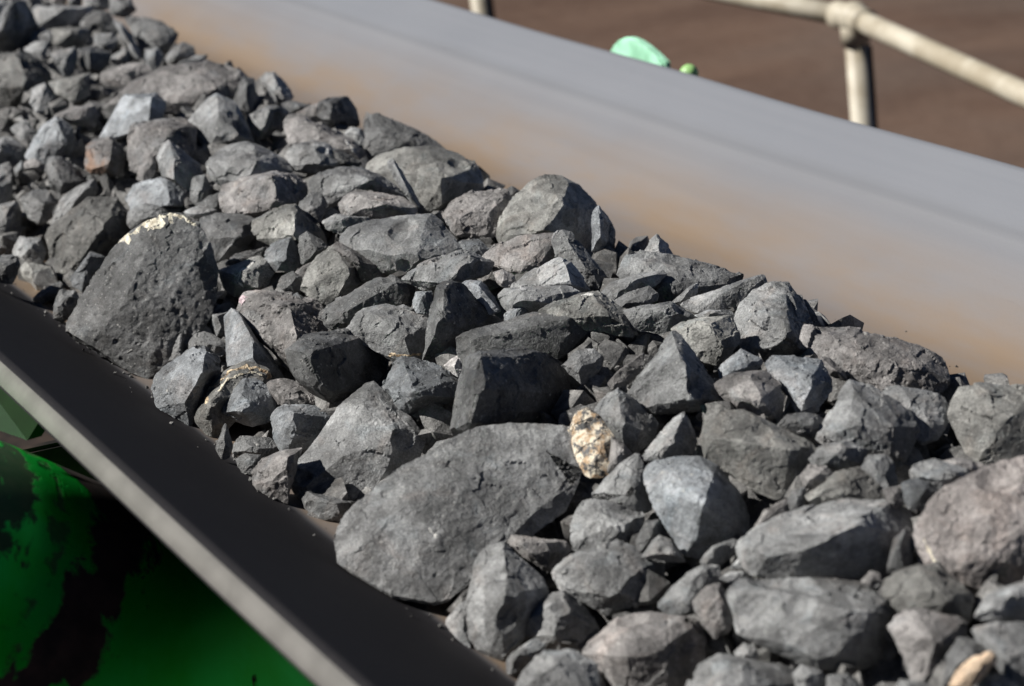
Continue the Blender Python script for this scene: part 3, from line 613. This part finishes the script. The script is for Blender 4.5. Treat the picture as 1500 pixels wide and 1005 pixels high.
# ------------------------------------------------------------------ handrail
hr_c = at_depth(1251, 26, 3.8)
rail_r = .0215
hr = empty('handrail', (hr_c.x, hr_c.y, GROUND_Z)); tag(hr, 'cream painted pipe handrail with rusty patches beyond the belt', 'handrail')
pa = at_depth(690, -82, 4.75); pb = at_depth(1500 + 340, 292, 2.75)
lean = (ZZ + RT * -.135).normalized()
bm = bmesh.new()
def wav(a, b, k):
    return [a.lerp(b, i / k) for i in range(k + 1)]
pa2 = pa + (pa - hr_c) * 1.2
tube(bm, wav(pa2, hr_c, 10), rail_r); link('rail', bm, M['cream'], hr, smooth=True)
bm = bmesh.new(); pb2 = hr_c + (pb - hr_c) * 2.4; tube(bm, wav(hr_c, pb2, 16), rail_r); link('rail', bm, M['cream'], hr, smooth=True)
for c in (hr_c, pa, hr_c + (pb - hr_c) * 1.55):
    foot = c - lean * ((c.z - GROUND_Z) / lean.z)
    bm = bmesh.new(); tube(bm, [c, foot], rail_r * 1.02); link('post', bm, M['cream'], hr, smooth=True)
    bm = bmesh.new()
    bmesh.ops.create_uvsphere(bm, u_segments=32, v_segments=20, radius=.0325, matrix=Matrix.Translation(c))
    tube(bm, [c, c - lean * .052], .0285)
    dr = ((pa - c) if c is hr_c else (pa - hr_c) if c is pa else (hr_c - pb)).normalized(); tube(bm, [c, c + dr * .05], .0275)
    d2 = ((pb - hr_c) if c is not pa else (hr_c - c)).normalized(); tube(bm, [c, c + d2 * .05], .0275)
    link('ball_joint', bm, M['cream'], hr, smooth=True)
    off = RT * .027 + FH * .022
    bm = bmesh.new(); box(bm, (c + foot) / 2 + off - lean * .03, RT, FH, lean, .014, .02, (c - foot).length - .06, .001); link('dark_bar', bm, M['steel_dark'], hr)  # narrow dark bar down one side of the post
    bm = bmesh.new(); tube(bm, [foot + Vector((0, 0, -.05)), foot + Vector((0, 0, .14))], .05); link('base_flange', bm, M['steel_dark'], hr)

# ------------------------------------------------------------------ the heap
def sstep(a, b, x):
    t = max(0, min(1, (x - a) / (b - a))); return t * t * (3 - 2 * t)
def pile_z(s):
    return PILE_H * sstep(.50, .80, s) * (1 - sstep(1.00, 1.21, s))
def surf(x, y):
    r = ray(x, y); best = None; t = .35
    while t < 5.5:
        p = CAM + r * t; h = p.z - (max(pile_z(p.x), belt_z(p.x) if p.x < .9 else 0) if p.x > XL - .1 else 0)
        if best is None or h < best[0]: best = (h, t)
        if h <= 0: return t
        t += .004
    return best[1]

def belt_hit(x, y):
    if y < 380 or (y - 380) < (x - 120) * .55: return None
    r = ray(x, y); t = .35
    while t < 4:
        p = CAM + r * t
        if p.x > XL and p.z < belt_z(p.x): return t
        t += .003
    return None
TONES = {'d': .088, 'D': .088, 'm': .148, 'l': .172, 'p': .212, 'w': .50, 'R': .15, 'V': .09, 'P': .25, 'B': .18, 'b': .13, 'G': .10, 'O': .50, 'r': .155}  # some d and db rocks stand for shaded sides and gaps, built dark
TINT = {'b': (.95, 1.01, 1.07), 'r': (1.04, .99, .965), 'v': (1.02, 1.01, .95), 'k': (1.02, .93, .89)}
def poly_area(p):
    return abs(sum(p[i][0] * p[(i + 1) % len(p)][1] - p[(i + 1) % len(p)][0] * p[i][1] for i in range(len(p)))) / 2

built = []; FRAC = {}
for ln in ROCKS.strip().split('\n'):
    ln = ln.strip()
    if not ln or ln[0] == '#': continue
    f = (ln + '||||').split('|')
    tone, out, rid, label, opts = f[0], f[1], f[2], f[3].strip(), f[4]
    op = dict(kv.split('=') for kv in opts.split())
    P = [tuple(map(float, t.split(','))) for t in out.split()]
    P = [(sum(p[0] for p in P) / len(P) * -GROW + x * (1 + GROW), sum(p[1] for p in P) / len(P) * -GROW + y * (1 + GROW)) for x, y in P]
    RG = [tuple(map(float, t.split(','))) for t in rid.split()]
    rnd = random.Random(label)
    cx = sum(p[0] for p in P) / len(P); cy = sum(p[1] for p in P) / len(P)
    spx = math.sqrt(poly_area(P))
    dep = surf(min(max(cx, -60), 1560), cy) - float(op.get('near', 0)) + .12 * spx / FPX
    S = spx * dep / FPX
    tilt = R(float(op.get('tilt', 28 + rnd.uniform(-6, 6))))
    nrm = (-FW * math.cos(tilt) + UP * math.sin(tilt) + RT * float(op.get('yaw', rnd.uniform(-.12, .05)))).normalized()
    # rest on the belt, not in it: come forward until the whole outline is clear of the rubber
    k_ = 0.0
    for x, y in P:
        r = ray(x, y); t = (FW * dep + RT * ((cx - 750) / FPX * dep) - UP * ((cy - 502.5) / FPX * dep)).dot(nrm) / r.dot(nrm)
        tb = belt_hit(x, y)
        if tb: k_ = max(k_, 1 - tb / t)
    dep *= 1 - min(k_, .12); S = spx * dep / FPX
    C = at_depth(cx, cy, dep)
    def onplane(x, y, up_=0.0, scale=1.0, back=0.0):
        x = cx + (x - cx) * scale; y = cy + (y - cy) * scale
        r = ray(x, y); t = (C - CAM).dot(nrm) / r.dot(nrm)
        return CAM + r * (t - up_ * S + back * S)
    if not RG:
        a0 = rnd.uniform(0, 6.28)
        for k in range(2 if spx < 45 else 3):
            q = P[int((a0 / 6.28 + k / 3) * len(P)) % len(P)]
            e = rnd.uniform(.25, .5)
            RG.append((cx + (q[0] - cx) * e - .06 * spx, cy + (q[1] - cy) * e - .08 * spx, rnd.uniform(.2, .34)))
    bm = bmesh.new()
    vs = [bm.verts.new(onplane(x, y)) for x, y in P]
    vs += [bm.verts.new(onplane(x, y, h * (1.35 if h < .25 else 1.6 if h < .3 else 2.2))) for x, y, h in RG]
    vs += [bm.verts.new(onplane(x, y, 0, .80, .28 + .12 * rnd.random())) for x, y in P[::2]]
    vs += [bm.verts.new(onplane(x, y, 0, .45, .55)) for x, y in P[1::2]]
    bmesh.ops.convex_hull(bm, input=bm.verts)
    for v in [v for v in bm.verts if not v.link_faces]: bm.verts.remove(v)
    # a few broad fracture faces across the front, then shallow ones knocked off corners
    cen = sum((v.co for v in bm.verts), Vector()) / len(bm.verts)
    man = bool(rid); fq_ = float(op.get('frac', 1))
    for dl, du, dr_, p_ in ((.5, .25, -.75, .9), (.55, .1, .8, .72), (.55, .8, rnd.uniform(-.5, .2), .8), (.7, -.6, rnd.uniform(-.4, .5), .8), (.9, .1, rnd.uniform(-.3, .3), .5)):
        if rnd.random() > p_ or fq_ < .26: continue
        dv = (-FW * dl + UP * du + RT * dr_ + Vector((rnd.gauss(0, .2), rnd.gauss(0, .2), rnd.gauss(0, .2)))).normalized()
        top_ = max((v.co - cen).dot(dv) for v in bm.verts)
        pc = cen + dv * (top_ - S * (rnd.uniform(.02, .06) if man else rnd.uniform(.06, .15)) * (.35 + .65 * fq_))
        r = bmesh.ops.bisect_plane(bm, geom=bm.verts[:] + bm.edges[:] + bm.faces[:], plane_co=pc, plane_no=dv, clear_outer=True)
        ed = [e for e in r['geom_cut'] if isinstance(e, bmesh.types.BMEdge)]
        if ed: bmesh.ops.edgenet_fill(bm, edges=ed)
    cen = sum((v.co for v in bm.verts), Vector()) / len(bm.verts)
    for k in range(int(op.get('cuts', 9))):
        dv = Vector((rnd.gauss(0, 1), rnd.gauss(0, 1), rnd.gauss(0, 1))).normalized()
        if dv.dot(FW) > .3: dv = -dv
        top_ = max((v.co - cen).dot(dv) for v in bm.verts)
        side = 1 - abs(dv.dot(FW))
        pc = cen + dv * (top_ - S * rnd.uniform(.008, .028 if side > .6 else .07))
        r = bmesh.ops.bisect_plane(bm, geom=bm.verts[:] + bm.edges[:] + bm.faces[:], plane_co=pc, plane_no=dv, clear_outer=True)
        ed = [e for e in r['geom_cut'] if isinstance(e, bmesh.types.BMEdge)]
        if ed: bmesh.ops.edgenet_fill(bm, edges=ed)
    bmesh.ops.convex_hull(bm, input=bm.verts)
    for v in [v for v in bm.verts if not v.link_faces]: bm.verts.remove(v)
    bmesh.ops.dissolve_limit(bm, angle_limit=.06, verts=bm.verts[:], edges=bm.edges[:])
    bmesh.ops.triangulate(bm, faces=bm.faces[:])
    tgt = max(1.7, min(3.0, spx / 32)) * dep / FPX * VOX
    for it in range(8):
        le = [e for e in bm.edges if e.calc_length() > tgt * 1.45]
        if not le: break
        bmesh.ops.subdivide_edges(bm, edges=le, cuts=1)
        bmesh.ops.triangulate(bm, faces=[f for f in bm.faces if len(f.verts) > 3], quad_method='SHORT_EDGE')
    o = link('ore_rock', bm, M['rock'], origin=C)
    tag(o, label, 'rock', 'lumps of ore heaped on the conveyor belt')
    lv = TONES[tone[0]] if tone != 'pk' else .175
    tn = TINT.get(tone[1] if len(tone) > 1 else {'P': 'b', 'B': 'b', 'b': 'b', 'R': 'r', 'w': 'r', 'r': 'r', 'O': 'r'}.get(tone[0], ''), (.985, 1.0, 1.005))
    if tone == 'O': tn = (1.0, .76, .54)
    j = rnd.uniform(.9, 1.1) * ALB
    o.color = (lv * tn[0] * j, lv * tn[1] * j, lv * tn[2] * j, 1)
    if tone == 'R': o['rust'] = 1.0
    if tone == 'G': o['gold'] = 1.0
    if tone == 'V': o['vein'] = 1.0
    built.append((o, S, C, label, dep)); FRAC[label] = float(op.get('frac', 1))

for o, S, C, label, dep in built:
    me = o.data
    rnd = random.Random(label + 'n'); off = Vector((rnd.uniform(-50, 50), rnd.uniform(-50, 50), rnd.uniform(-50, 50)))
    n = len(me.vertices); co = [0.0] * (3 * n); me.vertices.foreach_get('co', co)
    no = [0.0] * (3 * n); me.vertex_normals.foreach_get('vector', no)
    k1, k2, k3 = 2.0 / S, 6.5 / S, 20.0 / S; kA, kB = rnd.uniform(2.0, 3.0) / S, rnd.uniform(5.5, 8) / S
    rough = rnd.uniform(.6, 1.35)
    st = Vector((rnd.gauss(0, 1), rnd.gauss(0, 1), rnd.gauss(0, 1))).normalized() * rnd.uniform(.3, 1.6)  # bedding
    fq = FRAC[label]
    # conchoidal scoops broken out of the surface
    pts_ = [Vector(co[3 * i:3 * i + 3]) for i in range(n)]
    for q_ in range(int(rnd.uniform(3, 7)) if fq > .3 else 0):
        i0 = rnd.randrange(n); r_ = S * (rnd.uniform(.16, .42) if fq > .3 else rnd.uniform(.10, .2))
        c_ = pts_[i0] + Vector(no[3 * i0:3 * i0 + 3]) * r_ * rnd.uniform(.74, .9)
        for i in range(n):
            w_ = pts_[i] - c_
            if w_.length_squared < r_ * r_: pts_[i] = c_ + w_.normalized() * r_
    for i in range(n): co[3 * i], co[3 * i + 1], co[3 * i + 2] = pts_[i]
    nz, vd = noise.noise, noise.voronoi
    for i in range(n):
        v = Vector(co[3 * i:3 * i + 3]); nv = Vector(no[3 * i:3 * i + 3])
        a = nz(v * k1 + off) * .030
        q = v * k2 + off; wp = nz(q * .5)
        q1 = v * kA + off; q1 += noise.noise_vector(q1 * 1.7) * .18
        pt = vd(q1)[1][0]; rv = noise.noise_vector(pt * 7.31 + off)
        b = (q1 - pt).dot(rv) * .065 + rv.x * .004                    # big fracture planes
        q2 = v * kB + off; q2 += noise.noise_vector(q2 * 1.9) * .22
        pt = vd(q2)[1][0]; rv = noise.noise_vector(pt * 5.17 - off)
        c = ((q2 - pt).dot(rv) * .044 + rv.y * .005) * rough * max(.15, min(1, .5 + wp * 2))           # smaller chips
        f_ = (nz(v * k3 + off) * .006 + nz(v * k3 * 2.2 + off) * .0048) * rough - max(0, nz(v * k3 * .8 - off) - .28) * .022 * rough
        lay = (v.dot(st) * 9.0 / S + wp * 1.5); fr_ = lay - math.floor(lay)
        e = (.5 - fr_) * .005 * rough * max(0, wp + .1)
        d = nv * ((a + b * fq + c * (.4 + .6 * fq) + e * fq + f_) * S)
        co[3 * i] += d.x; co[3 * i + 1] += d.y; co[3 * i + 2] += d.z
    me.vertices.foreach_set('co', co)
    me.polygons.foreach_set('use_smooth', [True] * len(me.polygons)); me.update(); me.set_sharp_from_angle(angle=R(26))

# ------------------------------------------------------------------ mineral crusts and veins lying on single rocks
def crust(key, name, pts, rpx, mat, label, dens=1.0, flat=.38):
    """a thin irregular skin of mineral bonded to one rock, its edges sunk into the stone"""
    for o, S, C, lab, dep in built:
        if key in lab: break
    else: raise KeyError(key)
    me = o.data
    tree = BVHTree.FromPolygons([v.co for v in me.vertices], [p.vertices[:] for p in me.polygons])
    rnd = random.Random(key + name); bm = bmesh.new(); seed = rnd.uniform(0, 99)
    seg = []
    for (x0, y0), (x1, y1) in zip(pts, pts[1:]):
        ln_ = math.hypot(x1 - x0, y1 - y0); kk = max(2, int(ln_ / .9)); t_ = ((x1 - x0) / ln_, (y1 - y0) / ln_)
        seg += [(x0 + (x1 - x0) * i / kk, y0 + (y1 - y0) * i / kk, t_) for i in range(kk + (pts[-1] == (x1, y1)))]
    px_ = dep / FPX; rows = []; ns = len(seg); na = 11
    for i, (x, y, t_) in enumerate(seg):
        taper = min(1, (i + .4) / 3, (ns - i - .6) / 3)
        row = []
        ph = Vector((x * .07, y * .07, seed)); x += noise.noise(ph) * rpx * .7; y += noise.noise(ph + Vector((9, 4, 1))) * rpx * .7
        for j in range(na):
            u = j / (na - 1) * 2 - 1
            wd = rpx * taper * (.55 + 1.3 * noise.noise(Vector((i * .10, (u > 0) * 7.7, seed))) + .4 * noise.noise(Vector((i * .37, (u > 0) * 3.7, seed))))
            wd = max(wd, .25)
            r_ = ray(x - t_[1] * u * wd, y + t_[0] * u * wd)
            hit = tree.ray_cast(CAM - C, r_.normalized())
            if hit[0] is None or (hit[0] + C - CAM).dot(FW) > dep * 1.08: hit = tree.find_nearest(CAM - C + r_ * dep)
            p = hit[0]
            nz_ = noise.noise(Vector((x * .55, y * .55, seed + u))) + .6 * noise.noise(Vector((x * 1.3, y * 1.3, seed + u * 2)))
            h = (1 - u * u) * (.30 + .42 * nz_) - (.22 if abs(u) > .95 else .06)
            row.append(bm.verts.new(p + hit[1] * (h * flat * 1.4 * rpx * px_)))
        rows.append(row)
    for i in range(ns - 1):
        for j in range(na - 1):
            if noise.noise(Vector((seg[i][0] * .16, seg[i][1] * .16, j * .35 + seed))) < -9 and rpx > 2.3: continue
            bm.faces.new((rows[i][j], rows[i][j + 1], rows[i + 1][j + 1], rows[i + 1][j]))
    for v in [v for v in bm.verts if not v.link_faces]: bm.verts.remove(v)
    c = link(name, bm, mat, smooth=False)
    c.parent = o; c.location = (0, 0, 0); c['label'] = label
    return c
K = crust
K('cream crusted rim', 'mineral_crust', [(174, 356), (184, 346), (197, 339), (209, 329), (222, 321), (236, 317), (252, 316), (266, 317), (278, 323), (287, 331)], 4.2, M['crust'], 'cream mineral crust along the rim')
K('cream crusted rim', 'mineral_spot', [(183, 519), (194, 512)], 2.2, M['white'], 'small white mineral spot')
K('gold encrusted', 'mineral_crust', [(300, 592), (303, 578), (316, 563), (330, 550), (346, 541), (362, 537), (378, 538), (390, 544), (397, 552)], 4.6, M['gold'], 'cream and gold mineral crust')
K('gold encrusted', 'mineral_crust', [(318, 572), (332, 560), (346, 550), (366, 545), (384, 549)], 4.0, M['crust'], 'cream mineral crust', .8)
K('orange crust along', 'mineral_crust', [(570, 522), (580, 519), (592, 521), (604, 520), (617, 517)], 3.6, M['gold'], 'orange mineral crust')
K('pink-tinged', 'mineral_patch', [(348, 444), (356, 438), (364, 436)], 6.5, M['pinkmin'], 'pink mineral patch', 1.0, .2)
K('thin cream vein', 'mineral_vein', [(1352, 787), (1360, 802), (1368, 820), (1378, 833), (1386, 845)], 3.0, M['crust'], 'thin cream vein')
K('white veins', 'mineral_vein', [(338, 400), (346, 404), (352, 396), (362, 393), (374, 383)], 2.2, M['white'], 'white vein')
K('white veins', 'mineral_vein', [(352, 398), (348, 412), (356, 420)], 2.0, M['white'], 'white vein')
K('largest rock in view', 'mineral_spot', [(627, 772), (632, 780), (640, 788)], 4.0, M['white'], 'white glint painted on as a spot')  # specular glint of the slab, laid on as a white skin
K('large pale-brown', 'mineral_spot', [(265, 141), (275, 136)], 3.0, M['white'], 'bright white spot')
K('large pale-brown', 'mineral_streak', [(290, 134), (300, 132), (310, 130)], 2.0, M['white'], 'white streak')
K('long pinkish slab', 'mineral_spot', [(506, 206), (514, 215), (522, 222)], 4.0, M['white'], 'pinkish white mineral patch', .8)
K('white chipped top', 'mineral_spot', [(850, 434), (860, 430), (870, 430)], 3.0, M['white'], 'white chipped top')

# ------------------------------------------------------------------ fines and stones filling the heap below the lumps
bm = bmesh.new(); rnd = random.Random(5)
nx, nyy = 110, 520; hv = []
for j in range(nyy + 1):
    y = -.7 + 6.2 * j / nyy; row = []
    for i in range(nx + 1):
        x = .50 + .74 * i / nx
        q = Vector((x, y, 0))
        dd = noise.voronoi(q * 22)[0]
        z = pile_z(x) - FINES_D - .07 * sstep(.97, 1.08, x) + (.5 - dd[0]) * .020 + noise.noise(q * 60) * .004
        z = max(z, belt_z(x) - .006)
        row.append(bm.verts.new((x, y, z)))
    hv.append(row)
for j in range(nyy):
    for i in range(nx): bm.faces.new((hv[j][i], hv[j][i + 1], hv[j + 1][i + 1], hv[j + 1][i]))
def crumb_at(x, y, r):
    b2 = bmesh.new(); pebble(b2, Vector((x, y, belt_z(x) + r * .5)), r, 9)
    tmp = bpy.data.meshes.new('tmp'); b2.to_mesh(tmp); b2.free(); bm.from_mesh(tmp); bpy.data.meshes.remove(tmp)
def pebble(bm, p, r, nv=12):
    vs = []
    ax = Vector((rnd.gauss(0, 1), rnd.gauss(0, 1), rnd.gauss(0, 1))).normalized(); fl = rnd.uniform(0, .45)
    for q in range(nv):
        v = Vector((rnd.gauss(0, 1), rnd.gauss(0, 1), rnd.gauss(0, 1))).normalized() * r * rnd.uniform(.8, 1.1)
        v -= ax * (v.dot(ax) * fl); vs.append(bm.verts.new(p + v))
    g_ = bmesh.ops.convex_hull(bm, input=vs)
    dead = [v for v in vs if not v.link_faces]
    for v in dead: bm.verts.remove(v)
for k in range(2600):
    x = rnd.uniform(.565, .975); y = rnd.uniform(.1, 4.6) if k % 2 else rnd.uniform(.1, 2.6); r = rnd.uniform(.009, .023)
    z = max(pile_z(x) - FINES_D + rnd.uniform(-.004, .018), belt_z(x) + r * .4)
    b2 = bmesh.new(); pebble(b2, Vector((x, y, z)), r)
    tmp = bpy.data.meshes.new('tmp'); b2.to_mesh(tmp); b2.free(); bm.from_mesh(tmp); bpy.data.meshes.remove(tmp)
for k in range(300):
    if k % 3: crumb_at(.548 - abs(rnd.gauss(0, .012)), rnd.uniform(.3, 2.6), rnd.uniform(.0006, .0022) * (2 if k % 11 == 0 else 1))
    else: crumb_at(1.15 + abs(rnd.gauss(0, .014)), rnd.uniform(.6, 4.0), rnd.uniform(.0005, .0018))
fines = link('ore_fines', bm, M['rock']); fines.color = (.12, .118, .115, 1); tag(fines, 'dark ore fines and grit filling the gaps under the lumps', 'ore fines', kind='stuff')
# further lumps up and down the belt, wholly outside the photograph
bm = bmesh.new()
def infr(p, mrg=110):
    q = p - CAM; z = q.dot(FW)
    if z < .05: return False
    x = 750 + q.dot(RT) / z * FPX; y = 502 - q.dot(UP) / z * FPX
    return -mrg < x < 1500 + mrg and -mrg < y < 1005 + mrg
for k in range(900):
    x = rnd.uniform(.58, 1.14); y = rnd.uniform(-.7, 5.6); r = rnd.uniform(.025, .06)
    p = Vector((x, y, max(pile_z(x) - .012, r * .5)))
    if infr(p, 110 + r * 2400): continue
    b2 = bmesh.new()
    for q in range(16):
        v = Vector((rnd.gauss(0, 1), rnd.gauss(0, 1), rnd.gauss(0, 1))).normalized() * r
        b2.verts.new(p + Vector((v.x * 1.2, v.y, v.z * .8)))
    bmesh.ops.convex_hull(b2, input=b2.verts)
    tmp = bpy.data.meshes.new('tmp'); b2.to_mesh(tmp); b2.free(); bm.from_mesh(tmp); bpy.data.meshes.remove(tmp)
far = link('ore_heap', bm, M['rock']); far.color = (.12, .12, .116, 1)
tag(far, 'ore lumps continuing along the belt outside the view', 'ore heap', kind='stuff')
